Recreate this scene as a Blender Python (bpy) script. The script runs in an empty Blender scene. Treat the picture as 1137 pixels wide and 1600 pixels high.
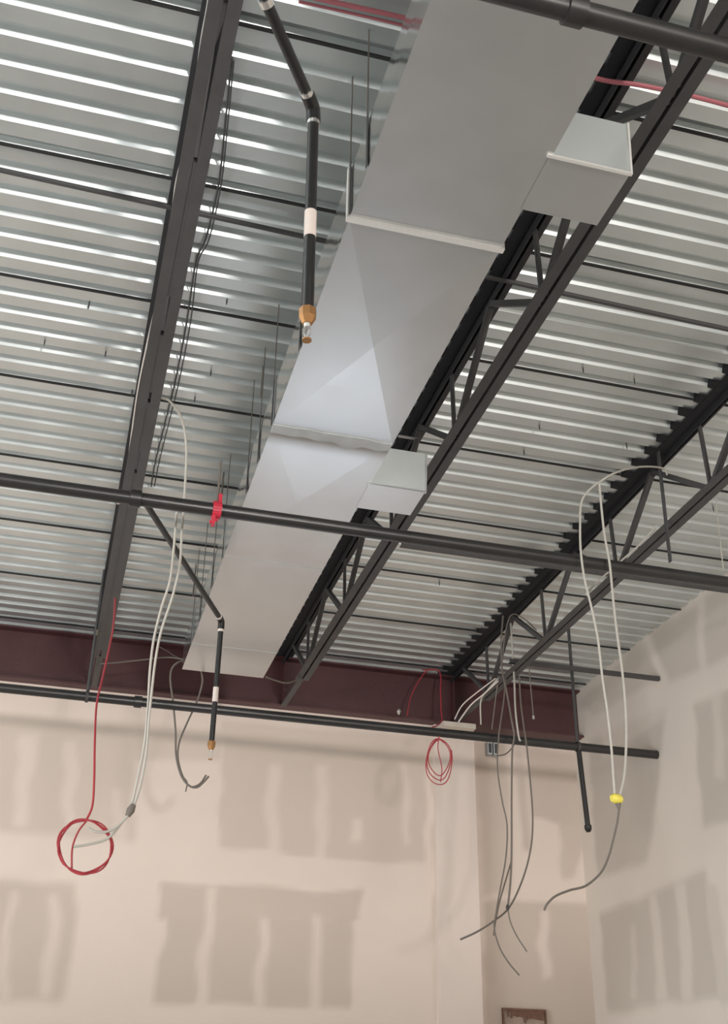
import bpy, math, random
import numpy as np
from mathutils import Vector, Matrix, noise

scene = bpy.context.scene
COL = scene.collection
random.seed(7)

# ------------------------------------------------------------------ camera
CAM_Z = 1.55
F_PX = 1779.74
PITCH, YAW, ROLL = 0.507792, 0.259676, 0.016225
cp, sp, cy, sy, cr, sr = (math.cos(PITCH), math.sin(PITCH), math.cos(YAW), math.sin(YAW), math.cos(ROLL), math.sin(ROLL))
FW = Vector((sy * cp, cy * cp, sp))
R0 = Vector((cy, -sy, 0))
U0 = R0.cross(FW)
RT = cr * R0 + sr * U0
UP = -sr * R0 + cr * U0
CAM = Vector((0, 0, CAM_Z))
cd = bpy.data.cameras.new('camera')
cam = bpy.data.objects.new('camera', cd)
COL.objects.link(cam)
cd.sensor_fit = 'VERTICAL'
cd.sensor_height = 36.0
cd.lens = 36.0 * F_PX / 1600.0
cd.clip_start = 0.05
m = Matrix((RT, UP, -FW)).transposed().to_4x4()
m.translation = CAM
cam.matrix_world = m
scene.camera = cam

# ------------------------------------------------------------------ colour management, world
scene.view_settings.view_transform = 'Standard'
scene.view_settings.look = 'None'
scene.view_settings.gamma = 1.0
scene.view_settings.use_curve_mapping = False
scene.view_settings.exposure = 0.0
w = bpy.data.worlds.new('world')
scene.world = w
w.use_nodes = True
bg = w.node_tree.nodes['Background']
bg.inputs[0].default_value = (0.80, 0.88, 1.0, 1)
bg.inputs[1].default_value = 1.0


def area(name, loc, aim, sx, sz, power, color):
    l = bpy.data.lights.new(name, 'AREA')
    l.shape = 'RECTANGLE'
    l.size, l.size_y = sx, sz
    l.energy = power
    l.color = color
    o = bpy.data.objects.new(name, l)
    COL.objects.link(o)
    o.location = loc
    o.rotation_euler = (Vector(aim) - Vector(loc)).to_track_quat('-Z', 'Y').to_euler()
    return o


# added area lamps: unseen shopfront, low back window and side window fill the room
area('added_front_light', (0.0, -10.9, 2.0), (0.0, 0.0, 2.4), 9.5, 3.4, 120, (1.0, 0.975, 0.945))
# added spot, unseen behind the camera, shaped to fade the lower back wall
fl = bpy.data.lights.new('added_wall_spot', 'SPOT')
fl.energy = 4800
fl.color = (1.0, 0.94, 0.90)
fl.spot_size = math.radians(104)
fl.spot_blend = 0.07
fl.shadow_soft_size = 0.65
flo = bpy.data.objects.new('added_wall_spot', fl)
COL.objects.link(flo)
flo.location = (2.4, -10.5, 1.5)
flo.rotation_euler = Vector((0, math.cos(math.radians(54.3)), math.sin(math.radians(54.3)))).to_track_quat('-Z', 'Y').to_euler()
area('added_back_light', (2.2, 9.66, 1.0), (2.2, 4.0, 1.4), 2.3, 1.0, 15, (0.82, 0.90, 1.0))  # added lamp for the bluish patch on the duct
area('added_side_light', (-6.85, 3.5, 1.7), (2.0, 4.5, 2.6), 6.0, 2.2, 560, (0.98, 0.985, 0.985))  # added lamp, brightens the right wall and deck

# ------------------------------------------------------------------ room numbers (metres)
DECK = CAM_Z + 3.91          # underside of the deck ribs
YW = 9.70                    # back wall face
XR = 4.75                    # right wall face
XL, YF = -7.0, -11.0
JB = CAM_Z + 3.40            # joist lower chord, underside
MAIN = CAM_Z + 2.87          # sprinkler mains
DB, DT = CAM_Z + 3.15, CAM_Z + 3.40   # duct bottom and top
DX0, DX1 = 0.778, 1.405
JX = (0.172, 1.835, 3.455)


def ray(u, v):
    return (u - 568.5) / F_PX * RT - (v - 800.0) / F_PX * UP + FW


def at(u, v, **k):
    """point seen at (u, v) on a real plane of the room: X=, Y= or Z= (Z above the floor)"""
    d = ray(u, v)
    ax, val = list(k.items())[0]
    i = 'XYZ'.index(ax)
    return CAM + d * ((val - CAM[i]) / d[i])


# ------------------------------------------------------------------ materials
def mat(name, color, rough=0.6, metal=0.0, nscale=None, namt=0.15, bump=0.0, bscale=40, rvar=0.0, spec=0.5, stretch=None):
    M = bpy.data.materials.new(name)
    M.use_nodes = True
    nt = M.node_tree
    b = nt.nodes['Principled BSDF']
    b.inputs['Base Color'].default_value = (*color, 1)
    b.inputs['Roughness'].default_value = rough
    b.inputs['Metallic'].default_value = metal
    b.inputs['Specular IOR Level'].default_value = spec
    tc = nt.nodes.new('ShaderNodeTexCoord')
    mp = nt.nodes.new('ShaderNodeMapping')
    if stretch:
        mp.inputs['Scale'].default_value = stretch
    nt.links.new(tc.outputs['Object'], mp.inputs['Vector'])
    if nscale:
        n = nt.nodes.new('ShaderNodeTexNoise')
        n.inputs['Scale'].default_value = nscale
        n.inputs['Detail'].default_value = 5
        nt.links.new(mp.outputs[0], n.inputs['Vector'])
        mx = nt.nodes.new('ShaderNodeMix')
        mx.data_type = 'RGBA'
        mx.inputs['A'].default_value = (*[c * (1 - namt) for c in color], 1)
        mx.inputs['B'].default_value = (*[min(1, c * (1 + namt)) for c in color], 1)
        nt.links.new(n.outputs['Fac'], mx.inputs['Factor'])
        nt.links.new(mx.outputs['Result'], b.inputs['Base Color'])
        if rvar:
            mr = nt.nodes.new('ShaderNodeMapRange')
            mr.inputs['To Min'].default_value = rough - rvar
            mr.inputs['To Max'].default_value = rough + rvar
            nt.links.new(n.outputs['Fac'], mr.inputs['Value'])
            nt.links.new(mr.outputs[0], b.inputs['Roughness'])
    if bump:
        n2 = nt.nodes.new('ShaderNodeTexNoise')
        n2.inputs['Scale'].default_value = bscale
        nt.links.new(mp.outputs[0], n2.inputs['Vector'])
        bp_ = nt.nodes.new('ShaderNodeBump')
        bp_.inputs['Strength'].default_value = bump
        bp_.inputs['Distance'].default_value = 0.01
        nt.links.new(n2.outputs['Fac'], bp_.inputs['Height'])
        nt.links.new(bp_.outputs[0], b.inputs['Normal'])
    return M


M_DECK = mat('galvanised deck', (0.65, 0.70, 0.70), 0.36, 0.82, 3.0, 0.16, 0.05, 6, rvar=0.07)
M_SEAM = mat('dark side lap', (0.02, 0.02, 0.02), 0.8)
M_GALV = mat('galvanised duct', (0.59, 0.60, 0.60), 0.30, 0.80, 5.0, 0.06, 0.03, 3, rvar=0.05)
M_GALV2 = mat('bright duct flange', (0.80, 0.79, 0.75), 0.45, 0.5)
M_TAPE = mat('grey duct sealant', (0.46, 0.48, 0.48), 0.6, 0.3, 12, 0.2)
M_SIDE = mat('polished galvanised side', (0.60, 0.61, 0.60), 0.14, 0.95, 4.0, 0.05, 0.03, 3)
M_BOOT = mat('galvanised boot side', (0.62, 0.66, 0.65), 0.30, 0.55, 4.0, 0.1, 0.05, 3)
M_JOIST_SHADE = mat('shade-darkened joist primer', (0.022, 0.022, 0.024), 0.6, 0.0, 8, 0.25)  # joist primer blackened to merge with the flute shade
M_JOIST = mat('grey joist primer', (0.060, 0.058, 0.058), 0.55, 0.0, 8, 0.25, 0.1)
M_FLUTE_SHADE = mat('black flute shade', (0.008, 0.008, 0.010), 0.8)
M_MAROON = mat('maroon steel primer', (0.070, 0.024, 0.026), 0.5, 0.0, 3, 0.3, 0.1)
M_PIPE = mat('dark steel pipe', (0.030, 0.029, 0.028), 0.34, 0.2, 10, 0.25)
M_BPIPE = mat('black drop pipe', (0.012, 0.012, 0.012), 0.38, 0.0, 10, 0.2)
M_WHITE = mat('white cable', (0.46, 0.44, 0.39), 0.5)
M_GREY = mat('grey cable', (0.15, 0.13, 0.11), 0.55)
M_DGREY = mat('dark thin wire', (0.05, 0.05, 0.05), 0.6)
M_RED = mat('red cable', (0.36, 0.035, 0.045), 0.5)
M_REDP = mat('red paint', (0.55, 0.03, 0.06), 0.45)
M_BRASS = mat('brass', (0.42, 0.22, 0.09), 0.35, 0.7)
M_CHROME = mat('steel fitting', (0.75, 0.74, 0.72), 0.25, 0.9)
M_TAG = mat('pale sticker', (0.62, 0.55, 0.50), 0.7)
M_YEL = mat('yellow plastic', (0.78, 0.68, 0.10), 0.5)
M_CARD = mat('pale card', (0.58, 0.52, 0.45), 0.8, 0, 20, 0.1)
M_FLOOR = mat('concrete floor', (0.42, 0.395, 0.37), 0.55, 0.0, 1.2, 0.2, 0.1, 12)
M_WALLP = mat('plain drywall', (0.62, 0.56, 0.49), 0.85, 0.0, 2, 0.06)
M_BROWN = mat('brown panel edge', (0.16, 0.08, 0.055), 0.7, 0, 30, 0.4)
M_GLASS = bpy.data.materials.new('window glass')
M_GLASS.use_nodes = True
_b = M_GLASS.node_tree.nodes['Principled BSDF']
_b.inputs['Base Color'].default_value = (0.9, 0.95, 1, 1)
_b.inputs['Roughness'].default_value = 0.02
_b.inputs['Transmission Weight'].default_value = 1.0


def drywall_mat(name, bare, mud):
    M = bpy.data.materials.new(name)
    M.use_nodes = True
    nt = M.node_tree
    b = nt.nodes['Principled BSDF']
    b.inputs['Roughness'].default_value = 0.85
    a = nt.nodes.new('ShaderNodeAttribute')
    a.attribute_name = 'bare'
    n = nt.nodes.new('ShaderNodeTexNoise')
    n.inputs['Scale'].default_value = 1.6
    n.inputs['Detail'].default_value = 4
    tc = nt.nodes.new('ShaderNodeTexCoord')
    nt.links.new(tc.outputs['Object'], n.inputs['Vector'])
    mx = nt.nodes.new('ShaderNodeMix')
    mx.data_type = 'RGBA'
    mx.inputs['A'].default_value = (*mud, 1)
    mx.inputs['B'].default_value = (*bare, 1)
    nt.links.new(a.outputs['Fac'], mx.inputs['Factor'])
    mr = nt.nodes.new('ShaderNodeMapRange')
    mr.inputs['To Min'].default_value = 0.94
    mr.inputs['To Max'].default_value = 1.05
    nt.links.new(n.outputs['Fac'], mr.inputs['Value'])
    vm = nt.nodes.new('ShaderNodeVectorMath')
    vm.operation = 'SCALE'
    nt.links.new(mx.outputs['Result'], vm.inputs[0])
    nt.links.new(mr.outputs[0], vm.inputs['Scale'])
    nt.links.new(vm.outputs[0], b.inputs['Base Color'])
    return M


M_DRY = drywall_mat('mudded drywall', (0.53, 0.445, 0.375), (0.72, 0.615, 0.54))
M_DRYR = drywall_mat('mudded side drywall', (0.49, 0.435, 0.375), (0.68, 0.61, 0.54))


# ------------------------------------------------------------------ mesh helpers
class MB:
    def __init__(self):
        self.v, self.f, self.mi = [], [], []

    def poly(self, pts, mi=0):
        n = len(self.v)
        self.v += [tuple(p) for p in pts]
        self.f.append(tuple(range(n, n + len(pts))))
        self.mi.append(mi)

    def hexa(self, p, mi=0):
        """eight corners: bottom four then top four"""
        n = len(self.v)
        self.v += [tuple(q) for q in p]
        for f in ((0, 3, 2, 1), (4, 5, 6, 7), (0, 1, 5, 4), (1, 2, 6, 5), (2, 3, 7, 6), (3, 0, 4, 7)):
            self.f.append(tuple(n + i for i in f))
            self.mi.append(mi)

    def box(self, x0, x1, y0, y1, z0, z1, mi=0):
        self.hexa([(x0, y0, z0), (x1, y0, z0), (x1, y1, z0), (x0, y1, z0),
                   (x0, y0, z1), (x1, y0, z1), (x1, y1, z1), (x0, y1, z1)], mi)

    def bar(self, a, b, wx, wy, side=(1, 0, 0), mi=0):
        a, b = Vector(a), Vector(b)
        d = (b - a).normalized()
        s = Vector(side)
        s = (s - d * s.dot(d)).normalized()
        t = d.cross(s)
        s, t = s * wx / 2, t * wy / 2
        self.hexa([a - s - t, a + s - t, a + s + t, a - s + t, b - s - t, b + s - t, b + s + t, b - s + t], mi)

    def ring_tube(self, pts, rads, n=10, cap=True, mi=0):
        pts = [Vector(p) for p in pts]
        base = len(self.v)
        prev = None
        for i, p in enumerate(pts):
            d = (pts[min(i + 1, len(pts) - 1)] - pts[max(i - 1, 0)])
            d = d.normalized() if d.length > 1e-9 else Vector((0, 0, 1))
            if prev is None:
                s = d.orthogonal().normalized()
            else:
                s = (prev - d * prev.dot(d)).normalized()
            prev = s
            t = d.cross(s)
            r = rads[i] if hasattr(rads, '__len__') else rads
            for k in range(n):
                a = 2 * math.pi * k / n
                self.v.append(tuple(p + r * (math.cos(a) * s + math.sin(a) * t)))
        for i in range(len(pts) - 1):
            for k in range(n):
                k2 = (k + 1) % n
                self.f.append((base + i * n + k, base + i * n + k2, base + (i + 1) * n + k2, base + (i + 1) * n + k))
                self.mi.append(mi)
        if cap:
            self.f.append(tuple(base + k for k in reversed(range(n))))
            self.mi.append(mi)
            e = base + (len(pts) - 1) * n
            self.f.append(tuple(e + k for k in range(n)))
            self.mi.append(mi)
        return self

    def build(self, name, mats, parent=None, smooth=False):
        me = bpy.data.meshes.new(name)
        me.from_pydata(self.v, [], self.f)
        for M in (mats if isinstance(mats, (list, tuple)) else [mats]):
            me.materials.append(M)
        me.polygons.foreach_set('material_index', self.mi)
        if smooth:
            me.polygons.foreach_set('use_smooth', [True] * len(me.polygons))
            try:
                me.set_sharp_from_angle(angle=math.radians(40))
            except Exception:
                pass
        me.update()
        o = bpy.data.objects.new(name, me)
        COL.objects.link(o)
        if parent:
            o.parent = parent
            o.location = -parent.location
        return o


def tag(o, label=None, cat=None, group=None, kind=None):
    for k, v in (('label', label), ('category', cat), ('group', group), ('kind', kind)):
        if v:
            o[k] = v
    return o


def thing(name, loc, label, cat, group=None):
    o = bpy.data.objects.new(name, None)
    o.empty_display_size = 0.1
    COL.objects.link(o)
    o.location = loc
    return tag(o, label, cat, group)


def spline(pts, sub=6):
    pts = [Vector(p) for p in pts]
    if len(pts) < 3:
        return pts
    P = [pts[0] * 2 - pts[1]] + pts + [pts[-1] * 2 - pts[-2]]
    out = []
    for i in range(1, len(P) - 2):
        for k in range(sub):
            t = k / sub
            a, b, c, d = P[i - 1], P[i], P[i + 1], P[i + 2]
            out.append(0.5 * ((2 * b) + (c - a) * t + (2 * a - 5 * b + 4 * c - d) * t * t + (3 * b - a - 3 * c + d) * t ** 3))
    out.append(P[-2])
    return out


# ================================================================== SETTING
# ---- deck: trapezoidal ribs running in X, 36 inch sheets with dark side laps
mb = MB()
PITCHR = 0.1524
Y_SEAM0 = 3.07 - 0.914 * 16
prof = []            # (y, z, material)
X0, X1 = XL, XR + 0.15
y_end = 9.95
k = 0
RH = 0.038
while True:
    ys = Y_SEAM0 + k * PITCHR + 0.0
    # match the small difference between six ribs and one sheet
    if ys > y_end:
        break
    if ys > YF - 0.3:
        # pan (high, wide) then rib (low, narrow)
        prof += [(ys + 0.000, DECK), (ys + 0.080, DECK), (ys + 0.102, DECK + RH), (ys + 0.128, DECK + RH), (ys + 0.151, DECK)]
    k += 1
ylist = [p for p in prof if p[0] < y_end]
for a, b in zip(ylist[:-1], ylist[1:]):
    mb.poly([(X0, a[0], a[1]), (X0, b[0], b[1]), (X1, b[0], b[1]), (X1, a[0], a[1])], 0)
# flat stiffening creases in the pans
k = 0
while True:
    ys = 3.07 - 0.914 * 16 + 0.914 * k
    if ys > y_end - 0.1:
        break
    if ys > YF:
        mb.box(X0, X1, ys - 0.013, ys + 0.002, DECK - 0.006, DECK + 0.004, 1)
    k += 1
# roof insulation above closes the deck
mb.box(X0, X1, YF - 0.3, y_end, DECK + RH + 0.01, DECK + RH + 0.12, 0)
deck = mb.build('ceiling', [M_DECK, M_SEAM])
tag(deck, 'galvanised corrugated metal roof deck seen from below', kind='structure')

mb = MB()
mb.box(XL - 0.2, XR + 0.2, YF - 0.2, YW + 0.4, -0.1, 0)
tag(mb.build('floor', M_FLOOR), 'bare concrete floor of the shell unit', kind='structure')

# opening for the added, unseen back window, low behind the frame's lower edge
WX0, WX1, WZ0, WZ1 = 1.0, 3.1, 0.45, 1.55


# ---- drywall with bare-board patches (colour of the board itself) and a painted corner shade
def soft_poly(P, q, soft):
    """P: (n,2) points, q: convex polygon; returns 0..1 mask with soft edges"""
    q = np.array(q, float)
    c = q.mean(0)
    m_ = np.ones(len(P))
    for i in range(len(q)):
        a, b = q[i], q[(i + 1) % len(q)]
        n = np.array([-(b - a)[1], (b - a)[0]])
        n /= (np.linalg.norm(n) + 1e-9)
        if (c - a) @ n < 0:
            n = -n
        d = (P - a) @ n
        m_ *= np.clip(d / soft + 0.5, 0, 1)
    return m_


def drywall(name, axis, val, a0, a1, z0, z1, step, patches, M, label, holes=()):
    na, nz = int(round((a1 - a0) / step)) + 1, int(round((z1 - z0) / step)) + 1
    A = np.linspace(a0, a1, na)
    Z = np.linspace(z0, z1, nz)
    AA, ZZ = np.meshgrid(A, Z, indexing='ij')
    P = np.stack([AA.ravel(), ZZ.ravel()], 1)
    wob = np.array([(noise.noise(Vector((p[0] * 4.0, p[1] * 4.0, val))) * 0.045, noise.noise(Vector((p[0] * 3.0, p[1] * 3.0, val + 7))) * 0.035) for p in P])
    Q = P + wob
    bare = np.zeros(len(P))
    for px, s, soft in patches:
        kw = {axis: val}
        w3 = [at(u, v, **kw) for u, v in px]
        q = [((p.x if axis == 'Y' else p.y), p.z) for p in w3]
        m_ = soft_poly(Q, q, soft)
        if s >= 0:
            bare = np.maximum(bare, m_ * s)
        else:
            bare = bare * (1 + s * m_)
    if axis == 'Y':
        vs = [(p[0], val, p[1]) for p in P]
    else:
        vs = [(val, p[0], p[1]) for p in P]
    fs = []
    for i in range(na - 1):
        for j in range(nz - 1):
            a = i * nz + j
            am, zm = (A[i] + A[i + 1]) / 2, (Z[j] + Z[j + 1]) / 2
            if any(h[0] < am < h[1] and h[2] < zm < h[3] for h in holes):
                continue
            fs.append((a, a + nz, a + nz + 1, a + 1) if axis == 'Y' else (a, a + 1, a + nz + 1, a + nz))
    me = bpy.data.meshes.new(name)
    me.from_pydata(vs, [], fs)
    at_ = me.attributes.new('bare', 'FLOAT', 'POINT')
    at_.data.foreach_set('value', bare.astype(np.float32))
    me.materials.append(M)
    o = bpy.data.objects.new(name, me)
    COL.objects.link(o)
    tag(o, label, kind='structure')
    return o


BACK = [
    # upper band and its joint-compound strips
    ([(-40, 1112), (212, 1132), (206, 1316), (-40, 1296)], 0.62, 0.08),
    ([(30, 1150), (58, 1150), (42, 1292), (22, 1290)], -0.8, 0.06),
    ([(98, 1160), (118, 1160), (118, 1296), (98, 1296)], -0.7, 0.05),
    ([(178, 1230), (196, 1235), (192, 1322), (176, 1320)], -0.6, 0.05),
    ([(200, 1130), (350, 1140), (345, 1188), (200, 1188)], 0.5, 0.06),
    ([(345, 1128), (668, 1152), (662, 1352), (346, 1324)], 0.62, 0.04),
    ([(345, 1122), (668, 1146), (668, 1168), (345, 1146)], -0.3, 0.05),
    ([(415, 1195), (437, 1195), (437, 1335), (418, 1335)], -0.75, 0.06),
    ([(494, 1195), (513, 1195), (512, 1342), (492, 1340)], -0.75, 0.06),
    ([(548, 1280), (564, 1280), (564, 1312), (548, 1312)], -0.9, 0.05),
    ([(628, 1190), (640, 1190), (640, 1322), (628, 1322)], -0.75, 0.05),
    ([(674, 1215), (690, 1215), (694, 1640), (680, 1640)], 0.55, 0.03),  # inside-corner shading at the pilaster, painted as a darker strip
    ([(660, 1150), (740, 1158), (738, 1222), (700, 1228), (660, 1190)], 0.5, 0.06),
    # lower band
    ([(-40, 1372), (120, 1386), (100, 1566), (-40, 1560)], 0.80, 0.07),
    ([(12, 1392), (24, 1392), (8, 1560), (-4, 1560)], -0.7, 0.05),
    ([(78, 1400), (94, 1400), (80, 1558), (58, 1558)], -0.75, 0.06),
    ([(246, 1380), (564, 1393), (558, 1442), (246, 1437)], 0.8, 0.04),
    ([(262, 1430), (548, 1436), (546, 1576), (240, 1568)], 0.85, 0.05),
    ([(322, 1386), (338, 1386), (322, 1572), (304, 1572)], -0.8, 0.05),
    ([(407, 1440), (422, 1440), (412, 1572), (396, 1572)], -0.8, 0.05),
    ([(490, 1428), (502, 1428), (496, 1578), (482, 1578)], -0.8, 0.05),
]
RECESS = [
    ([(742, 1160), (792, 1164), (800, 1400), (752, 1400)], 0.6, 0.06),
    ([(824, 1166), (908, 1176), (912, 1296), (832, 1278)], 0.8, 0.05),
    ([(872, 1280), (915, 1290), (900, 1372), (878, 1372)], 0.7, 0.05),
    ([(756, 1408), (928, 1412), (938, 1640), (758, 1640)], 0.85, 0.05),
    ([(842, 1424), (856, 1424), (862, 1528), (846, 1530)], -0.85, 0.05),
    ([(740, 1540), (780, 1540), (780, 1640), (740, 1640)], -0.3, 0.08),
]
RIGHT = [
    ([(905, 1100), (1000, 1000), (1030, 1060), (925, 1120)], 0.45, 0.06),
    ([(1010, 990), (1150, 905), (1150, 1020), (1045, 1066)], 0.75, 0.08),
    ([(1086, 940), (1100, 940), (1106, 1060), (1092, 1060)], -0.7, 0.06),
    ([(918, 1165), (1040, 1100), (1032, 1208), (1012, 1345), (934, 1375)], 0.75, 0.08),
    ([(940, 1150), (1150, 1020), (1150, 1055), (940, 1185)], -0.6, 0.06),
    ([(1084, 1102), (1150, 1070), (1150, 1280), (1098, 1292)], 0.75, 0.06),
    ([(1112, 1085), (1126, 1085), (1134, 1220), (1118, 1220)], -0.6, 0.05),
    ([(938, 1428), (1102, 1362), (1124, 1556), (950, 1584)], 0.78, 0.07),
    ([(1016, 1400), (1028, 1398), (1042, 1566), (1026, 1568)], -0.7, 0.05),
    ([(1056, 1384), (1070, 1380), (1084, 1560), (1066, 1562)], -0.7, 0.05),
    ([(984, 1440), (992, 1440), (996, 1560), (986, 1560)], -0.5, 0.05),
    ([(1100, 1380), (1120, 1380), (1150, 1570), (1124, 1570)], 0.4, 0.05),
]
PX0, PX1 = 3.27, 3.66          # pilaster
YR = YW + 0.12                 # recessed bay right of the pilaster
WTOP = CAM_Z + 3.425
wb = drywall('wall_back', 'Y', YW, XL, PX0 + 0.02, 0, WTOP, 0.035, BACK, M_DRY, 'back wall of taped and mudded drywall', holes=[(WX0, WX1, WZ0, WZ1)])
wr2 = drywall('wall_back_bay', 'Y', YR, PX1 - 0.02, XR + 0.02, 0, DECK + 0.03, 0.03, RECESS, M_DRY, 'set-back bay of mudded drywall in the far right corner')
wr = drywall('wall_right', 'X', XR, YF, YR + 0.01, 0, DECK + 0.035, 0.04, RIGHT, M_DRYR, 'right side wall of taped and mudded drywall')
mb = MB()
# pilaster and the returns
mb.box(PX0, PX1, YW - 0.035, YR + 0.1, 0, WTOP)
o = mb.build('wall_pilaster', M_DRYR)
o.data.materials[0] = mat('pilaster compound', (0.70, 0.605, 0.54), 0.85, 0, 1.5, 0.05)
tag(o, 'narrow drywall pilaster on the back wall', kind='structure')
mb = MB()
mb.box(XL, PX1, YW + 0.02, YW + 0.1, 0, 0.02)
mb.box(XL, WX0, YW + 0.10, YW + 0.2, 0, WTOP)
mb.box(WX1, PX0, YW + 0.10, YW + 0.2, 0, WTOP)
mb.box(WX0, WX1, YW + 0.10, YW + 0.2, WZ1, WTOP)
mb.box(WX0, WX1, YW + 0.10, YW + 0.2, 0, WZ0)
mb.box(XL, XR + 0.1, YR + 0.01, YR + 0.06, WTOP, DECK + 0.03)
tag(mb.build('wall_back_core', M_WALLP), kind='structure')
mb = MB()
mb.box(XL - 0.12, XL, YF, 0.4, 0, DECK + 0.03)
mb.box(XL - 0.12, XL, 6.6, YW + 0.1, 0, DECK + 0.03)
mb.box(XL - 0.12, XL, 0.4, 6.6, 0, 0.5)
mb.box(XL - 0.12, XL, 0.4, 6.6, 2.9, DECK + 0.03)
tag(mb.build('wall_left', M_WALLP), kind='structure')
mb = MB()
mb.box(XL, -4.9, YF - 0.12, YF, 0, DECK + 0.03)
mb.box(4.5, XR + 0.1, YF - 0.12, YF, 0, DECK + 0.03)
mb.box(-4.9, 4.5, YF - 0.12, YF, 3.8, DECK + 0.03)
mb.box(-4.9, 4.5, YF - 0.12, YF, 0, 0.2)
tag(mb.build('wall_front', M_WALLP), kind='structure')

# ================================================================== STEEL
# ---- maroon wide-flange beam carrying the joists at the back wall
beam = thing('steel_beam', (0, YW, CAM_Z + 3.38), 'maroon primed steel I-beam running along the top of the back wall', 'beam')
BZ0, BZ1 = CAM_Z + 3.425, CAM_Z + 3.90
mb = MB(); mb.box(XL, XR + 0.05, YW - 0.008, YW + 0.008, BZ0 + 0.015, BZ1 - 0.015); mb.build('web', M_MAROON, beam)
mb = MB(); mb.box(XL, XR - 0.003, YW - 0.11, YW + 0.11, BZ0, BZ0 + 0.016); mb.build('lower_flange', M_MAROON, beam)
mb = MB(); mb.box(XL, XR + 0.0, YW - 0.10, YW + 0.10, BZ1 - 0.016, BZ1); mb.build('upper_flange', M_MAROON, beam)
for x in (1.835, 3.455):
    mb = MB(); mb.box(x - 0.005, x + 0.005, YW - 0.10, YW - 0.008, BZ0 + 0.016, BZ1 - 0.016); mb.build('stiffener', M_MAROON, beam)

# ---- open-web joists
LEG, GAP, TK = 0.050, 0.016, 0.005


def chord(x, y0, y1, z, up, leg=LEG):
    """two angles back to back; up=+1: flat legs at the bottom"""
    mb = MB()
    for s in (-1, 1):
        xa, xb = x + s * GAP / 2, x + s * (GAP / 2 + leg)
        lo, hi = min(xa, xb), max(xa, xb)
        mb.box(lo, hi, y0, y1, min(z, z + up * TK), max(z, z + up * TK))
        xc = x + s * (GAP / 2 + TK)
        mb.box(min(xa, xc), max(xa, xc), y0, y1, min(z + up * TK, z + up * leg), max(z + up * TK, z + up * leg))
    return mb


def joist(x, label, node0, flute_shades):
    t = thing('steel_joist', (x, YW - 0.1, JB), label, 'joist', 'open-web joists under the deck')
    ztop = DECK - 0.002
    chord(x, YF + 0.01, YW - 0.02, ztop, -1, 0.056).build('top_chord', M_JOIST_SHADE, t)
    chord(x, YF + 0.4, YW - 0.85, JB, 1).build('bottom_chord', M_JOIST, t)
    mb = MB(); mb.bar((x, YW - 0.86, JB + 0.02), (x, YW - 0.09, JB + 0.03), 0.05, 0.012); mb.build('chord_extension', M_JOIST, t)
    zb, zt = JB + 0.03, ztop - 0.035
    k0 = -6
    for k in range(k0 - 5, 6):
        y = node0 + 1.22 * k
        if y < -4 or y > 9.3:
            continue
        if y < YW - 0.5:
            mb = MB(); mb.bar((x, y, zb - 0.01), (x, y + 0.02, zt), 0.020, 0.020); mb.build('vertical_web', M_JOIST, t)
        for s in (-1, 1):
            if y + s * 0.61 > YW - 0.1:
                continue
            mb = MB()
            mb.bar((x, y + s * 0.03, zb), (x, y + s * 0.60, zt), 0.032, 0.032)
            mb.build('diagonal_web', M_JOIST, t)
    if not flute_shades:
        for ya, yb in ((3.35, 4.20), (4.5, 5.0), (5.1, 5.6), (5.85, 8.7)):
            mb = MB(); mb.box(x - GAP / 2, x + GAP / 2, ya, yb, JB + 0.002, JB + 0.03); mb.build('filler_plate', M_JOIST, t)
    # the upper chord's shadow in the flutes, built as black blocks and strip
    if flute_shades:
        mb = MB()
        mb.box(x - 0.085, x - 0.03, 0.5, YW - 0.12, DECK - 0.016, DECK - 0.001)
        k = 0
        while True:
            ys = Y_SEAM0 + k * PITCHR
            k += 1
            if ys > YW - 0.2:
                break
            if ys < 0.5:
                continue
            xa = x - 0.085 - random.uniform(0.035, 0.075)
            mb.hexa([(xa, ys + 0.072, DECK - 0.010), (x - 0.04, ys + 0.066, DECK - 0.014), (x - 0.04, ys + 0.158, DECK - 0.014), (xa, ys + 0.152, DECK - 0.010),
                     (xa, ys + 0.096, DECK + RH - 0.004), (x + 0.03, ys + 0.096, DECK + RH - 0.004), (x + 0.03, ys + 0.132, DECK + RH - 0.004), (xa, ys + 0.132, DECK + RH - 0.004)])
        tag(mb.build('flute_shade', M_FLUTE_SHADE, t), 'black blocks standing for shade in the deck flutes', kind='stuff')
    return t


joist(JX[0], 'dark steel joist at the left, seen from straight below, with slotted lower chord', 2.55, False)
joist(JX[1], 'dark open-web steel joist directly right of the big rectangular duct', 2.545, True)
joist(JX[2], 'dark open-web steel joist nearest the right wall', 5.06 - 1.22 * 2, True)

# ---- bridging angles
def bar_x(name, x0, x1, y, z, label, cat, M=M_JOIST, leg=0.032, group=None):
    mb = MB()
    mb.box(x0, x1, y - leg / 2, y + leg / 2, z, z + 0.004)
    mb.box(x0, x1, y - leg / 2, y - leg / 2 + 0.004, z + 0.004, z + leg)
    return tag(mb.build(name, M), label, cat, group)


bar_x('bridging_angle', JX[1] + 0.06, XR - 0.004, 6.21, JB - 0.036, 'dark bridging angle just behind the middle pipe, between duct-side joist and right wall', 'bridging', leg=0.042)
bar_x('bridging_angle', JX[2] - 0.06, XR - 0.004, 8.10, CAM_Z + 3.455, 'short thin bridging angle poking to the right wall above the rearmost pipe', 'bridging', leg=0.034)

# ---- straight cable strung under the deck, slightly skewed
a, b = at(-30, 259, Z=DECK - 0.071), at(1170, 522, Z=DECK - 0.071)
mb = MB(); mb.ring_tube([a, b], 0.0125, 8)
tag(mb.build('bridging_rod', M_DGREY), 'long dark bridging rod running across under the deck ribs, nearer than the middle pipe', 'rod')

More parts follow.
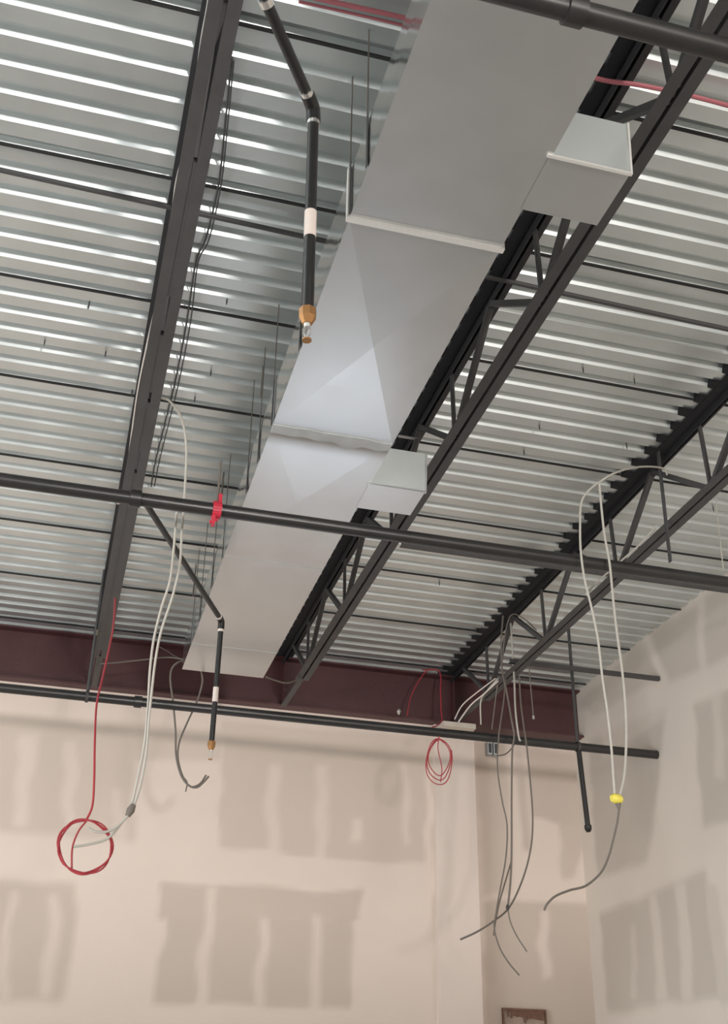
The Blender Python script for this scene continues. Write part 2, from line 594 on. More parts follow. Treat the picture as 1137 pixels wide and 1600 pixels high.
# ================================================================== DUCT
duct = thing('rectangular_duct', ((DX0 + DX1) / 2, 8.25, DB), 'big rectangular galvanised sheet metal duct hung under the roof deck', 'duct')
joints = [-0.55 - 1.508, -1.31 + 0.01, 0.20, 1.71, 3.22, 4.745, 6.25, 7.71, 8.24]
joints = [-4.32, -2.81, -1.30, 0.20, 1.71, 3.22, 4.745, 6.25, 7.71, 8.24]
CB = 0.022
for i, (y0, y1) in enumerate(zip(joints[:-1], joints[1:])):
    mb = MB()
    e = 0.003
    y0, y1 = y0 + e, y1 - e
    xm, ym = (DX0 + DX1) / 2 + random.uniform(-.03, .03), (y0 + y1) / 2 + random.uniform(-.03, .03)
    cb = (CB if 3.2 < y0 < 3.3 else 0.008) if y1 - y0 > 1 else 0.002
    c = [(DX0, y0, DB), (DX1, y0, DB), (DX1, y1, DB), (DX0, y1, DB)]
    mid = (xm, ym, DB - cb)
    for k in range(4):
        mb.poly([c[k], mid, c[(k + 1) % 4]][::1])
    for (xx, sgn) in ((DX0, -1), (DX1, 1)):
        cs = [(xx, y0, DB), (xx, y1, DB), (xx, y1, DT), (xx, y0, DT)]
        md = (xx + sgn * 0.004, ym, (DB + DT) / 2)
        for k in range(4):
            mb.poly([cs[k], cs[(k + 1) % 4], md], 1)
    mb.poly([(DX0, y0, DT), (DX1, y0, DT), (DX1, y1, DT), (DX0, y1, DT)])
    mb.build('duct_section', [M_GALV, M_SIDE], duct)
# end cap
mb = MB(); mb.box(DX0, DX1, 8.238, 8.244, DB, DT); mb.build('end_cap', M_GALV, duct)
# transverse joints
for i, y in enumerate(joints[1:-1]):
    bright = i == 4
    mb = MB()
    hw, pr = ((0.013, 0.012) if bright else (0.014, 0.002) if i == 5 else (0.004, 0.0015))
    mb.box(DX0 - pr, DX1 + pr, y - hw, y + hw, DB - pr, DB + 0.002)
    mb.box(DX0 - pr, DX0 + 0.002, y - hw, y + hw, DB, DT)
    mb.box(DX1 - 0.002, DX1 + pr, y - hw, y + hw, DB, DT)
    mb.box(DX0 - pr, DX1 + pr, y - hw, y + hw, DT - 0.002, DT + pr)
    o = mb.build('joint_flange' if bright else 'sealed_joint', M_GALV2 if bright else M_TAPE, duct)
    if bright:
        o['label'] = 'bright raised joint flange'
# uneven smears of grey sealant either side of the second joint
mb = MB()
yj = 4.745
nseg = 40
for k in range(nseg):
    xa, xb = [DX0 + 0.004 + (DX1 - DX0 - 0.008) * q / nseg for q in (k, k + 1)]
    lo = [yj - 0.020 - 0.022 * noise.noise(Vector((q * 7, 1, 0))) for q in (xa, xb)]
    hi = [yj + 0.060 + 0.055 * noise.noise(Vector((q * 8, 5, 0))) for q in (xa, xb)]
    zz = DB - 0.0075
    mb.hexa([(xa, lo[0], zz), (xb, lo[1], zz), (xb, hi[1], zz), (xa, hi[0], zz), (xa, lo[0], DB), (xb, lo[1], DB), (xb, hi[1], DB), (xa, hi[0], DB)])
mb.build('sealant_smear', M_TAPE, duct)
# two take-off boots pushing toward the joist
for (ya, yb, x1) in ((2.71, 2.99, 1.715), (5.155, 5.43, 1.715)):
    bt = MB()
    z0, z1 = DB - 0.002, DB + 0.235
    bt.poly([(DX1 - 0.01, ya, z0), (x1, ya, z0), (x1, yb, z0), (DX1 - 0.01, yb, z0)][::-1])
    bt.poly([(DX1 - 0.01, ya, z0), (x1, ya, z0), (x1 + 0.0, ya - 0.02, z1), (DX1 - 0.03, ya - 0.02, z1)], 1)
    bt.poly([(DX1 - 0.01, yb, z0), (x1, yb, z0), (x1, yb, z1), (DX1 - 0.01, yb, z1)][::-1])
    bt.poly([(DX1 - 0.03, ya - 0.02, z1), (x1, ya - 0.02, z1), (x1, yb, z1), (DX1 - 0.01, yb, z1)])
    bt.poly([(x1, ya, z0), (x1, yb, z0), (x1, yb, z1), (x1, ya - 0.02, z1)])
    bo = bt.build('branch_boot', [M_GALV, M_BOOT], duct)
    bo['label'] = 'square galvanised branch boot'
    mb = MB()
    mb.box(DX1 - 0.02, x1 + 0.006, ya - 0.009, ya + 0.004, z0 - 0.007, z0 + 0.002)
    mb.bar((x1 + 0.003, ya - 0.002, z0), (x1 + 0.003, ya - 0.024, z1), 0.008, 0.012)
    mb.build('boot_flange', M_GALV2 if ya < 4 else M_GALV, duct)

# ---- hangers left of the duct
hang = [(2.95, 1), (3.207, 0), (4.10, 0), (4.745, 1), (5.12, 0), (5.46, 0), (6.30, 1), (6.75, 0), (7.30, 0), (7.72, 1)]
hl = ['nearest hanger strap on the duct\'s left side, beside the first bright joint',
      'hanger strap ending exactly at the bright raised joint of the duct',
      'hanger strap between the bright joint and the grey sealed joint of the duct',
      'hanger strap at the left end of the grey sealed joint of the duct',
      'hanger strap just behind the grey sealed joint of the duct',
      'hanger strap beside the duct, just in front of the middle pipe',
      'hanger strap at the stained left edge of the duct behind the middle pipe',
      'hanger strap second behind the stained duct edge',
      'hanger strap beside the bend of the rear sprinkler drop',
      'rearmost hanger strap at the far end of the duct']
for (y, kind), lab in zip(hang, hl):
    t = thing('duct_hanger', (DX0 - 0.008, y, DB), lab, 'hanger', 'hanger straps along the duct')
    mb = MB(); mb.box(DX0 - 0.007, DX0 - 0.004, y - 0.012, y + 0.012, DB + 0.004, DT + 0.03); mb.build('strap', M_DGREY, t)
    mb = MB(); mb.ring_tube([(DX0 - 0.006, y, DT + 0.02), (DX0 - 0.006, y, DECK + 0.02)], 0.003, 6); mb.build('rod', M_GREY, t)
for (u0, v0, u1, v1, lab) in ((622, 681, 652, 686, 'pale strap crossing the duct-side joist just above the second branch boot'),):
    zz = DECK - 0.085
    p, q = at(u0, v0, Z=zz), at(u1, v1, Z=zz)
    mb = MB(); mb.bar(p, q, 0.004, 0.026, side=(0, 0, 1))
    tag(mb.build('joist_strap', M_GALV), lab, 'strap')

# ================================================================== SPRINKLER PIPEWORK
PR = 0.035


def pipe_main(y, x0, x1, label, couplings=()):
    t = thing('sprinkler_pipe', (x0, y, MAIN), label, 'pipe', 'long sprinkler pipes')
    mb = MB(); mb.ring_tube([(x0, y, MAIN), (x1, y, MAIN)], PR, 20); mb.build('pipe_run', M_PIPE, t, True)
    for x in couplings:
        mb = MB(); mb.ring_tube([(x - 0.03, y, MAIN), (x - 0.028, y, MAIN), (x + 0.028, y, MAIN), (x + 0.03, y, MAIN)], [PR, PR + 0.010, PR + 0.010, PR], 20)
        mb.build('coupling', M_PIPE, t, True)
    return t


YN, YM, YB = 0.677 * 2.87, 1.807 * 2.87, 2.885 * 2.87
pipe_main(YN, XL + 0.01, XR - 0.003, 'dark sprinkler pipe crossing the top right corner of the view', (1.12,))
pipe_main(YM, XL + 0.01, XR - 0.003, 'dark sprinkler pipe crossing under the middle of the duct', (0.17,))
pipe_main(YB, XL + 0.01, XR + 0.02, 'dark sprinkler pipe running in front of the maroon beam', (0.48,))


def vert_z(u, v, Y):
    return at(u, v, Y=Y).z


def head(p, parent_name, lab):
    pass


def drop(points, zb, label, armname, cap_M, r, bands, tagz, tip=True, tilt=(0, 0)):
    """armover from a main, elbow and vertical drop with capped outlet"""
    a, c = Vector(points[0]), Vector(points[1])
    t = thing('sprinkler_drop', (c.x, c.y, zb), label, 'sprinkler', 'sprinkler drop pipes')
    d = (c - a).normalized()
    bz = Vector((c.x + tilt[0], c.y + tilt[1], zb))
    dn = (bz - c).normalized()
    if (c - a).length > 0.1:
        mb = MB(); mb.ring_tube([a, c - d * 0.045], r, 16); mb.build(armname, M_BPIPE, t, True)
        mb = MB(); mb.ring_tube([c - d * 0.06, c - d * 0.035, c - d * 0.012 + dn * 0.004, c + dn * 0.012 - d * 0.003, c + dn * 0.035, c + dn * 0.06], r * 1.3, 16)
        mb.build('elbow', M_BPIPE, t, True)
        for q, dd in ((c - d * 0.066, d), (c + dn * 0.066, dn)) if bands else ():
            mb = MB(); mb.ring_tube([q - dd * 0.010, q + dd * 0.010], r * 1.22, 16)
            o = mb.build('thread_band', M_CHROME if bands == 1 else M_TAG, t, True)
            o['label'] = 'white thread sealant ring'
    mb = MB(); mb.ring_tube([c + dn * 0.02, bz], r, 16); mb.build('drop_pipe', M_BPIPE, t, True)
    if tagz:
        q0, q1 = c + dn * tagz[0], c + dn * tagz[1]
        mb = MB(); mb.ring_tube([q0, q1], r * 1.06, 16)
        mb.build('sticker', M_TAG, t, True)['label'] = 'pale paper sticker wrapped round the pipe'
    mb = MB()
    mb.ring_tube([bz + dn * -0.006, bz + dn * 0.0, bz + dn * 0.028, bz + dn * 0.05], [r * 1.05, r * 1.45, r * 1.4, r * 0.8], 8)
    mb.build('reducer', cap_M, t)
    if tip:
        mb = MB()
        mb.ring_tube([bz + dn * 0.048, bz + dn * 0.062], [r * 0.62, r * 0.5], 10)
        for s in (-1, 1):
            mb.ring_tube([bz + dn * 0.06 + Vector((s * r * .45, 0, 0)), bz + dn * 0.085 + Vector((s * r * .5, 0, 0)), bz + dn * 0.105], 0.0025, 6)
        mb.build('sprinkler_frame', M_CHROME, t)
        mb = MB(); mb.ring_tube([bz + dn * 0.104, bz + dn * 0.108], [r * 0.78, r * 0.78], 12); mb.build('deflector', M_BRASS, t)
    return t


pA = at(490, 170, Z=MAIN)
pB = at(415, 2, Z=MAIN)
ext = pA + (pB - pA) * ((YN - pA.y) / (pB.y - pA.y))
zb = vert_z(500, 488, pA.y)
z0l, z1l = vert_z(497, 334, pA.y), vert_z(497, 374, pA.y)
d1 = drop([ext, pA], zb, 'black sprinkler drop with brass tip in front of the duct, nearest the camera', 'arm_pipe', M_BRASS, 0.0175, 1, (MAIN - z0l, MAIN - z1l), tilt=(0.012, 0))
q = pB
dd = (pA - pB).normalized()
mb = MB(); mb.ring_tube([q - dd * 0.012, q + dd * 0.012], 0.0225, 16); mb.build('thread_band', M_CHROME, d1, True)['label'] = 'white thread sealant ring'
pA = at(346, 970, Z=MAIN)
zb = vert_z(340, 1160, pA.y)
z0l, z1l = vert_z(344, 1075, pA.y), vert_z(344, 1098, pA.y)
st = at(222, 790, Z=MAIN)
drop([Vector((st.x, YM, MAIN)), pA], zb, 'black sprinkler drop with angled arm in front of the far end of the duct', 'arm_pipe', M_BRASS, 0.0165, 2, (MAIN - z0l, MAIN - z1l))
pA = at(903, 1163, Y=YB); pA.z = MAIN - 0.02
zb = vert_z(917, 1290, YB)
drop([pA, pA], zb, 'black sprinkler drop hanging in the far right corner near the side wall', 'arm_pipe', M_BPIPE, 0.021, 0, None, tip=False, tilt=(at(918, 1290, Y=YB).x - pA.x, 0))


# pipe hangers
def pipe_hanger(x, y, lab, M=M_DGREY, lug=False, r=0.006, ztop=DECK + 0.01):
    t = thing('pipe_hanger', (x, y, MAIN - PR), lab, 'hanger', 'pipe hangers')
    mb = MB()
    n = 20
    pts = [(x, y + math.cos(a) * (PR + 0.006), MAIN + math.sin(a) * (PR + 0.006)) for a in [2 * math.pi * k / n for k in range(n + 1)]]
    for p0, p1 in zip(pts[:-1], pts[1:]):
        mb.bar(p0, p1, 0.022 if not lug else 0.045, 0.004 if not lug else 0.012)
    if lug:
        mb.box(x - 0.022, x - 0.004, y - 0.02, y + 0.02, MAIN - PR - 0.055, MAIN - PR - 0.004)
        mb.box(x + 0.004, x + 0.022, y - 0.02, y + 0.02, MAIN + PR + 0.004, MAIN + PR + 0.055)
        mb.bar((x - 0.03, y, MAIN - PR - 0.04), (x + 0.01, y, MAIN - PR - 0.02), 0.012, 0.012, side=(0, 1, 0))
    mb.build('clamp', M, t)
    mb = MB(); mb.ring_tube([(x, y, MAIN + PR + 0.004), (x, y, ztop)], r, 8); mb.build('rod', M_GREY if lug else M_DGREY, t)
    return t


pipe_hanger(at(338, 800, Y=YM).x, YM, 'bright red clamp and rod on the middle pipe, left of the duct', M_REDP, True, ztop=MAIN + 0.30)
pipe_hanger(at(136, 1088, Y=YB).x, YB, 'black rod hanger on the rear pipe, just left of the left joist', r=0.013)
pipe_hanger(at(902, 1163, Y=YB).x, YB, 'black rod hanger on the rear pipe at the corner of the right wall', r=0.014)
# bare threaded rods left of the duct
for u, v0, v1, Y, lab in ((411, 577, 622, 4.55, 'short bare rod with pale tip hanging from the deck left of the duct'),
                          (349, 742, 776, 5.6, 'bare rod hanging from the deck right behind the red clamp'),
                          (306, 884, 932, 7.3, 'thin bare rod hanging from the deck near the rear sprinkler arm')):
    p = at(u, v0, Z=DECK)
    mb = MB(); mb.ring_tube([p + Vector((0, 0, .02)), (p.x, p.y, vert_z(u, v1, p.y))], 0.006, 6)
    tag(mb.build('threaded_rod', M_GREY), lab, 'rod')

# ---- hanging flat bar beside the right joist
p = at(1029, 716, X=JX[2] - 0.07)
q = at(1047, 878, X=JX[2] - 0.07)
mb = MB(); mb.bar(p + Vector((0, 0, 0.05)), q, 0.03, 0.008, side=(0, 1, 0))
tag(mb.build('flat_bar', M_JOIST), 'dark flat bar hanging down past the lower chord of the right joist', 'bar')

# ================================================================== CONDUIT AND CABLES
def cable(name, pts, r, M, label, cat='cable', group=None, sub=6, parent=None, n=8):
    mb = MB(); mb.ring_tube(spline(pts, sub), r, n)
    o = mb.build(name, M, parent, True)
    if parent is None:
        tag(o, label, cat, group)
    return o


def W(*a):
    """list of (u, v, Y) to points"""
    return [at(u, v, Y=Y) for u, v, Y in a]


def ZP(z, *a):
    return [at(u, v, Z=CAM_Z + z) for u, v in a]


# conduit along the left joist
t = thing('conduit', (0.1, 9.4, JB), 'thin bright conduit running along the left edge of the left joist', 'conduit')
cable('tube', ZP(3.43, (333, -60), (326, 5), (316, 60), (307, 130), (298, 200), (277, 280), (270, 330), (252, 440), (230, 540), (216, 610), (206, 680), (196, 760), (191, 790)), 0.007, M_CHROME, None, parent=t)
mb = MB(); p = at(191, 782, Z=CAM_Z + 3.42); mb.box(p.x - 0.03, p.x + 0.03, p.y - 0.02, p.y + 0.02, p.z - 0.02, p.z + 0.03); mb.build('clip', M_GALV, t)
cable('conduit', ZP(3.36, (152, 985), (146, 1030), (138, 1080)), 0.009, M_GREY, 'short pale conduit stub at the far end of the left joist', 'conduit')
cable('joist_wire', ZP(3.89, (362, 90), (352, 190), (341, 290), (322, 370), (306, 410), (292, 500), (275, 590), (258, 660), (243, 720), (236, 760)), 0.0045, M_DGREY, 'thin dark wire sagging along the right edge of the left joist, its left strand', 'wire')
cable('joist_wire', ZP(3.89, (365, 95), (356, 190), (345, 290), (327, 372), (309, 412), (298, 500), (281, 590), (264, 660), (249, 720), (241, 760)), 0.0035, M_DGREY, 'thin dark wire sagging along the right edge of the left joist, its right strand', 'wire')

# white cables looped from the left joist
cable('white_cable', W((252, 622, 5.1), (266, 628, 5.1), (284, 655, 5.2), (291, 700, 5.3), (289, 760, 5.4), (284, 830, 5.5), (281, 880, 5.6), (270, 930, 5.7), (252, 985, 5.8), (243, 1030, 5.9), (237, 1080, 5.95), (232, 1130, 6.0), (228, 1180, 6), (218, 1232, 6), (205, 1266, 6), (190, 1285, 6), (172, 1298, 6), (152, 1300, 6), (138, 1294, 6)),
      0.0068, M_WHITE, 'long white cable looping from the left joist down to the red coil', 'cable')
cable('white_cable', W((276, 800, 5.45), (272, 850, 5.5), (266, 905, 5.65), (252, 950, 5.75), (240, 1000, 5.85), (234, 1050, 5.95), (231, 1105, 6.02), (225, 1165, 6.02), (213, 1225, 6.02), (203, 1264, 6.02), (188, 1288, 6.02), (168, 1310, 6.02), (140, 1319, 6.02), (115, 1323, 6.02)),
      0.0068, M_WHITE, 'second long white cable, left of the first, bound with it at a knot', 'cable')
mb = MB(); p = at(204, 1266, Y=6.0)
mb.ring_tube([p + Vector((0.012, 0, 0.03)), p, p - Vector((0.012, 0, 0.03))], [0.014, 0.022, 0.014], 10)
tag(mb.build('cable_tie', M_GREY, smooth=True), 'grey tape knot binding the two white cables above the red coil', 'tie')
t = thing('red_line', at(132, 1323, Y=6.05), 'red cable hanging in a round coil at the lower left', 'cable')
cable('hanging_run', W((180, 935, 7.0), (176, 985, 6.8), (160, 1060, 6.5), (151, 1100, 6.3), (148, 1160, 6.1), (147, 1220, 6.05), (144, 1260, 6.05), (133, 1285, 6.05)), 0.006, M_RED, None, parent=t)
cc = []
for k in range(0, 75):
    a = 2 * math.pi * k / 24 + 2.0
    rr = 41 + 1.8 * math.sin(k * 0.9) + (1.5 if k > 30 else 0)
    cc.append((132.5 + rr * math.cos(a), 1323 - rr * 0.99 * math.sin(a), 6.05 + 0.006 * math.sin(k * 1.7)))
cable('coil', W(*cc), 0.0045, M_RED, None, parent=t, sub=2)
cable('coil_strand', W((133, 1285, 6.05), (122, 1300, 6.05), (113, 1325, 6.05), (112, 1358, 6.05)), 0.005, M_RED, None, parent=t)

# dangling cable pair at the far end of the duct
cable('grey_cable', W((300, 1034, 8.3), (283, 1033, 8.3), (270, 1042, 8.3), (266, 1060, 8.3), (270, 1095, 8.3), (274, 1140, 8.3), (275, 1180, 8.3), (283, 1212, 8.3), (296, 1228, 8.3), (308, 1230, 8.3), (318, 1222, 8.3), (326, 1213, 8.3)),
      0.0075, M_GREY, 'grey cable hooking under the left corner of the duct end', 'cable')
cable('grey_cable', W((314, 1046, 8.35), (316, 1066, 8.35), (308, 1095, 8.35), (292, 1130, 8.35), (280, 1160, 8.35), (278, 1185, 8.35), (285, 1212, 8.35), (297, 1229, 8.35), (312, 1225, 8.35), (322, 1211, 8.35)),
      0.007, M_GREY, 'grey cable dropping from under the duct end and joining the hooked one', 'cable')
cable('grey_cable', W((284, 1212, 8.34), (292, 1222, 8.34), (290, 1237, 8.34)), 0.005, M_GREY, 'tiny frayed cable end below the two joined grey cables', 'cable')
cable('thin_wire', W((156, 1037, 9.0), (185, 1035, 9.0), (230, 1030, 9.0), (262, 1027, 9.0), (292, 1031, 8.9)), 0.0065, M_GREY, 'thin wire strung from the left joist to the corner of the duct end', 'wire')
cable('thin_wire', W((248, 1010, 9.3), (262, 1018, 9.3), (275, 1026, 9.2), (300, 1036, 9.0)), 0.005, M_GREY, 'short brownish wire slanting into the duct end from upper left', 'wire')
cable('thin_wire', W((416, 1058, 8.4), (430, 1063, 8.5), (446, 1067, 8.6), (460, 1064, 8.7), (470, 1058, 8.8)), 0.007, M_GREY, 'grey wire sagging between the right corner of the duct end and the joist', 'wire')

# red wires and their coil near the pilaster
cable('red_wire', W((668, 1047, 9.45), (660, 1055, 9.45), (648, 1075, 9.45), (640, 1095, 9.45), (636, 1118, 9.4)), 0.005, M_RED, 'thin red wire slanting down the maroon beam, left of the pilaster', 'wire')
cable('red_wire', W((660, 1047, 9.5), (686, 1049, 9.5), (688, 1080, 9.45), (689, 1110, 9.4), (690, 1126, 9.35), (682, 1134, 9.3), (675, 1136, 9.25)), 0.006, M_RED, 'red wire dropping straight down the maroon beam to the pale card', 'wire')
mb = MB(); p = at(623, 1113, Y=9.4); mb.ring_tube([p + Vector((0, 0, .028)), p + Vector((0, 0, .01)), p - Vector((0, 0, .02))], [0.012, 0.02, 0.008], 8)
tag(mb.build('beam_clamp', M_CHROME), 'small pale clamp on the lower flange of the maroon beam', 'clamp')
t = thing('red_coil', at(686, 1185, Y=8.25), 'small oval coil of red wire hanging from the rear pipe', 'coil')
cc = []
for k in range(0, 52):
    a = 2 * math.pi * k / 18 + 1.57
    j = k // 18
    cc.append((686 + (16 + 2.5 * j) * math.cos(a) + 1.5 * math.sin(k), 1184 - (28 + 4 * j) * math.sin(a) + 3 * j, 8.22 + 0.004 * math.sin(k * 2.1)))
cable('coil', W(*cc), 0.0042, M_RED, None, parent=t, sub=2)
cable('coil_tail', W((686, 1150, 8.22), (684, 1170, 8.22), (690, 1200, 8.22), (688, 1222, 8.22)), 0.004, M_RED, None, parent=t)
# pale card and junction boxes
p, q = at(690, 1130, Y=9.4), at(741, 1141, Y=9.4)
mb = MB(); mb.box(p.x, q.x, 9.36, 9.585, q.z, q.z + 0.045)
tag(mb.build('pale_card', M_CARD), 'pale strip of card tucked under the maroon beam above the pilaster', 'card')
p = at(768, 1171, Y=YR - 0.04)
t = thing('junction_box', p, 'small grey junction box on the wall below the rear pipe', 'box')
for dx in (-0.03, 0.03):
    mb = MB(); mb.box(p.x + dx - 0.022, p.x + dx + 0.022, YR - 0.075, YR - 0.001, p.z - 0.06, p.z + 0.06)
    mb.box(p.x + dx - 0.014, p.x + dx + 0.014, YR - 0.078, YR - 0.074, p.z - 0.045, p.z + 0.045, 1)
    mb.build('box_half', [M_TAPE, M_DGREY], t)
cable('grey_cable', W((778, 1181, YR - 0.05), (790, 1178, 9.5), (800, 1168, 9.2), (806, 1158, 8.6)), 0.006, M_GREY, 'grey cable curling out of the small junction box', 'cable')

# bundle hanging from the right joist
G = 'cables hanging from the right joist'
rb = [
    ([(786, 958, 8.15), (783, 1000, 8.15), (784, 1045, 8.15), (792, 1085, 8.1), (799, 1125, 8.05), (803, 1150, 8.05), (800, 1175, 8.05), (799, 1250, 8.05), (799, 1330, 8.05), (797, 1380, 8.05), (793, 1418, 8.05)], 0.008, M_GREY, 'grey cable falling straightest from the right joist to the dark knot'),
    ([(797, 962, 8.15), (800, 1010, 8.15), (803, 1060, 8.15), (805, 1110, 8.1), (810, 1150, 8.1), (813, 1158, 8.1)], 0.008, M_WHITE, 'pale cable end stopping just below the rear pipe, right of the straight grey cable'),
    ([(811, 1055, 8.15), (813, 1095, 8.15), (818, 1135, 8.15), (823, 1170, 8.15), (829, 1230, 8.15), (832, 1280, 8.15), (829, 1325, 8.15), (817, 1372, 8.15), (796, 1417, 8.1), (770, 1440, 8.05), (745, 1456, 8.05), (719, 1468, 8.05)], 0.007, M_GREY, 'grey cable bowing out right, then kicking far left at its end'),
    ([(790, 1062, 8.15), (786, 1100, 8.1), (779, 1150, 8.07), (777, 1200, 8.05), (784, 1250, 8.05), (792, 1290, 8.05), (790, 1340, 8.05), (782, 1385, 8.05), (775, 1425, 8.05), (772, 1450, 8.05), (780, 1480, 8.05), (795, 1505, 8.05), (811, 1524, 8.05)], 0.006, M_GREY, 'grey cable bowing left of the bundle and reaching lowest of all'),
    ([(799, 1345, 8.07), (790, 1375, 8.07), (780, 1410, 8.07), (773, 1445, 8.07), (771, 1462, 8.07)], 0.006, M_GREY, 'short grey strand crossing the bundle from right to left'),
    ([(793, 1417, 8.05), (797, 1440, 8.05), (808, 1464, 8.05), (823, 1487, 8.05)], 0.005, M_GREY, 'thin frayed tail slanting right below the dark knot'),
    ([(776, 1062, 8.15), (762, 1078, 8.18), (751, 1095, 8.2), (751, 1132, 8.2)], 0.006, M_WHITE, 'pale cable coming off the right joist and dropping onto the rear pipe'),
    ([(778, 1064, 8.15), (755, 1085, 8.18), (735, 1102, 8.2), (716, 1128, 8.2)], 0.006, M_TAG, 'tan cable slanting left from the right joist to the pale card, lower of two'),
    ([(774, 1060, 8.15), (745, 1082, 8.18), (722, 1102, 8.2), (710, 1124, 8.2)], 0.005, M_TAG, 'tan cable slanting left from the right joist to the pale card, upper of two'),
    ([(777, 1070, 8.15), (773, 1100, 8.18), (768, 1140, 8.2)], 0.005, M_GREY, 'short grey wire hanging beside the right joist in front of the maroon beam'),
    ([(783, 1045, 8.15), (790, 985, 8.1), (800, 960, 8.0), (820, 968, 7.9), (838, 985, 7.9)], 0.005, M_GREY, 'thin wire hooked over the right joist where the cable bundle starts'),
]
for pts, r, M, lab in rb:
    cable('hanging_cable', W(*pts), r, M, lab, 'cable', G)
mb = MB(); p = at(793, 1418, Y=8.05); mb.ring_tube([p + Vector((0, 0, .02)), p, p - Vector((0, 0, .02))], [0.008, 0.016, 0.008], 8)
tag(mb.build('wire_knot', M_DGREY), 'small dark knot where the hanging cables meet', 'knot')
t = thing('short_wire', at(833, 1121, Y=8.0), 'short lone wire with a pale tip in front of the maroon beam', 'wire')
cable('strand', W((826, 1040, 8.0), (829, 1075, 8.0), (833, 1118, 8.0)), 0.005, M_GREY, None, parent=t)
mb = MB(); p = at(833, 1121, Y=8.0); mb.ring_tube([p + Vector((0, 0, .014)), p - Vector((0, 0, .014))], 0.010, 8)
mb.build('wire_nut', M_CHROME, t)['label'] = 'pale wire nut'

# white loop cables with the yellow connector, right
cable('loop_cable', W((1042, 742, 5.4), (1036, 732, 5.4), (1010, 729, 5.3), (983, 732, 5.2), (958, 740, 5.1), (938, 752, 5.1), (920, 766, 5.1), (908, 785, 5.1), (906, 820, 5.1), (907, 860, 5.1), (913, 905, 5.1), (924, 950, 5.1), (934, 1000, 5.1), (941, 1060, 5.1), (949, 1115, 5.1), (955, 1170, 5.1), (958, 1215, 5.1), (960, 1240, 5.1)),
      0.0062, M_WHITE, 'white cable arching off the right joist, its left strand down to the yellow connector', 'cable')
cable('loop_cable', W((936, 756, 5.1), (939, 790, 5.1), (944, 835, 5.1), (952, 880, 5.1), (957, 930, 5.1), (963, 985, 5.1), (972, 1050, 5.1), (977, 1110, 5.1), (978, 1160, 5.1), (975, 1210, 5.1), (968, 1243, 5.1)),
      0.0068, M_WHITE, 'white cable falling as the right strand of the loop to the yellow connector', 'cable')
cable('loop_cable', W((916, 928, 5.6), (930, 912, 5.7), (944, 899, 5.8), (956, 889, 5.85), (975, 872, 5.7), (1000, 850, 5.5), (1025, 822, 5.3)), 0.006, M_WHITE, 'pale cable lying along the lower chord of the right joist', 'cable')
t = thing('yellow_connector', at(963, 1250, Y=5.1), 'bright yellow connector joining the white cables near the right wall', 'connector')
p = at(963, 1250, Y=5.1)
mb = MB(); mb.ring_tube([p + Vector((-.028, 0, .006)), p + Vector((-.016, 0, .008)), p + Vector((.014, 0, .004)), p + Vector((.028, 0, .002))], [0.016, 0.024, 0.024, 0.017], 10)
mb.build('shell', M_YEL, t, True)
mb = MB(); mb.ring_tube([p + Vector((.006, 0, -.018)), p + Vector((.009, 0, -.042))], [0.016, 0.008], 8); mb.build('gland', M_GREY, t)
cable('tail_cable', W((967, 1262, 5.1), (964, 1285, 5.1), (957, 1315, 5.1), (950, 1340, 5.1), (938, 1364, 5.1), (915, 1384, 5.1), (890, 1391, 5.1), (868, 1400, 5.1), (855, 1412, 5.1), (850, 1422, 5.1)), 0.0055, M_GREY, 'thin tail of cable trailing down left from the yellow connector', 'cable')
cable('thin_wire', W((1118, 775, 5.9), (1121, 810, 5.9), (1125, 850, 5.9), (1130, 890, 5.9)), 0.004, M_WHITE, 'faint thin wire hanging near the top of the right wall', 'wire')

# red laser line across the deck, its light built as thin tubes
pts = [at(u, v, Z=DECK - 0.075) for u, v in ((470, -8), (560, 12), (650, 33), (780, 73), (925, 121), (1000, 133), (1080, 150), (1160, 171))]
cable('red_line', pts, 0.010, mat('pinkish laser red', (0.42, 0.13, 0.15), 0.5), 'pinkish red laser line, built as a tube, crossing behind the duct near the top of the view', 'cable')
cable('red_line', [p + Vector((0, 0.04, 0.012)) for p in pts[:3]], 0.006, bpy.data.materials['pinkish laser red'], 'second strand of the red laser line, left of the duct', 'cable')

# open box in the wall at the very bottom
p0, p1 = at(783, 1575, Y=YR), at(851, 1577, Y=YR)
t = thing('wall_box', (p0.x, YR - 0.02, p0.z), 'open electrical box with ragged brown rim at the foot of the back bay', 'box')
bx0, bx1, bz1 = p0.x, p1.x, p0.z
bz0 = bz1 - 0.36
mb = MB()
mb.box(bx0, bx1, YR - 0.03, YR - 0.001, bz1 - 0.018, bz1)
mb.box(bx0, bx0 + 0.014, YR - 0.03, YR - 0.001, bz0, bz1 - 0.018)
mb.box(bx1 - 0.014, bx1, YR - 0.03, YR - 0.001, bz0, bz1 - 0.018)
mb.box(bx0, bx1, YR - 0.03, YR - 0.001, bz0 - 0.018, bz0)
mb.build('rim', M_BROWN, t)
mb = MB(); mb.box(bx0 + 0.014, bx1 - 0.014, YR - 0.008, YR - 0.001, bz0, bz1 - 0.018); mb.build('back_plate', mat('dusty box back', (0.36, 0.27, 0.22), 0.8, 0, 14, 0.3), t)
mb = MB()
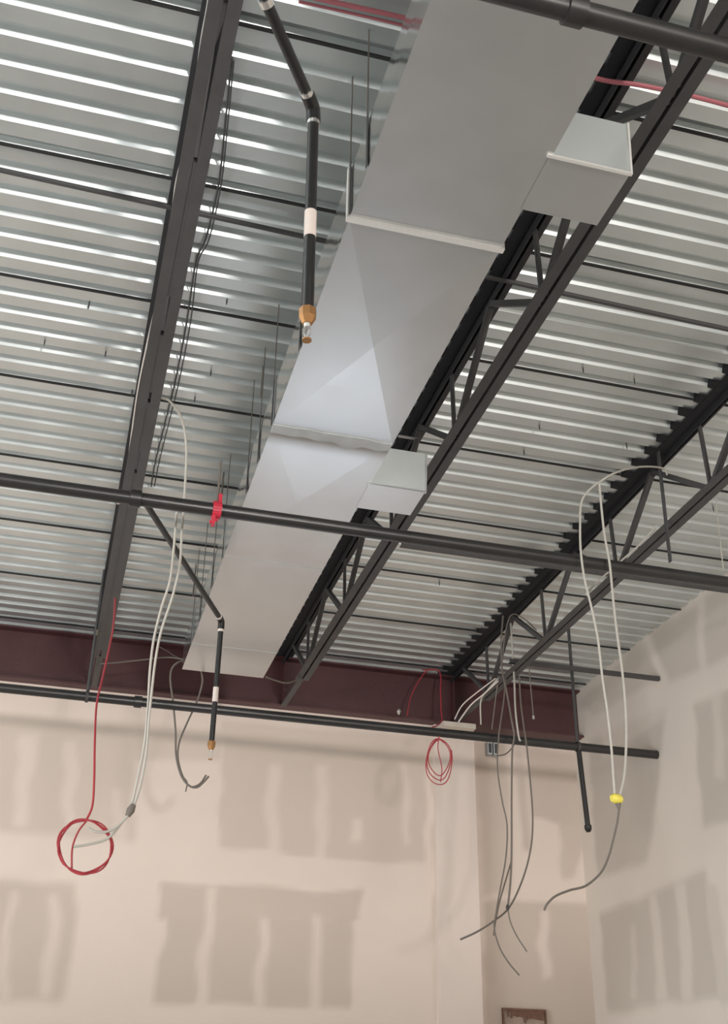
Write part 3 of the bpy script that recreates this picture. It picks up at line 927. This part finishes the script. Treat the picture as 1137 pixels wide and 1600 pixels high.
mb.hexa([(bx0 + 0.09, YR - 0.02, bz1 - 0.055), (bx1 - 0.03, YR - 0.02, bz1 - 0.085), (bx1 - 0.03, YR - 0.009, bz1 - 0.085), (bx0 + 0.09, YR - 0.009, bz1 - 0.055),
         (bx0 + 0.06, YR - 0.02, bz1 - 0.018), (bx1 - 0.016, YR - 0.02, bz1 - 0.018), (bx1 - 0.016, YR - 0.009, bz1 - 0.018), (bx0 + 0.06, YR - 0.009, bz1 - 0.018)])
for k in range(7):
    x = bx0 + 0.05 + k * 0.045
    mb.bar((x, YR - 0.015, bz1 - 0.02), (x + random.uniform(-.03, .03), YR - 0.018, bz1 - 0.06 - random.uniform(0, .05)), 0.012, 0.01)
mb.build('wiring', M_BROWN, t)

# added, unseen window in the back wall, and unseen shopfront frames
mb = MB()
for a_, b_, c_, d_ in ((WX0, WX0 + .05, WZ0, WZ1), (WX1 - .05, WX1, WZ0, WZ1), (WX0 + .05, WX1 - .05, WZ0, WZ0 + .05), (WX0 + .05, WX1 - .05, WZ1 - .05, WZ1), ((WX0 + WX1) / 2 - .02, (WX0 + WX1) / 2 + .02, WZ0 + .05, WZ1 - .05)):
    mb.box(a_, b_, YW + 0.02, YW + 0.09, c_, d_)
tag(mb.build('added_window_1', M_TAPE), kind='structure')
mb = MB()
for k in range(6):
    x = -4.9 + k * 9.4 / 5
    mb.box(x - 0.03, x + 0.03, YF - 0.09, YF - 0.03, 0.2, 3.8)
tag(mb.build('unseen_window_2', M_TAPE), kind='structure')

# screw tips through the deck
tips = [(355, 463), (910, 570), (990, 588), (71, 527), (140, 470), (166, 545), (207, 607), (250, 713), (305, 616), (330, 575), (818, 700), (978, 690), (842, 660), (1113, 788), (240, 497), (686, 905)]
scr = None
for i, (u, v) in enumerate(tips):
    p = at(u, v, Z=DECK + 0.02)
    if scr is None:
        mb = MB(); mb.ring_tube([(0, 0, 0.0), (0, 0, -0.045), (0, 0, -0.06)], [0.004, 0.004, 0.001], 6)
        scr = mb.build('screw_tip', M_DGREY)
        o = scr
    else:
        o = scr.copy(); COL.objects.link(o)
    o.location = p
    tag(o, 'dark screw tip poking down through the roof deck', 'screw', 'screw tips poking through the roof deck')
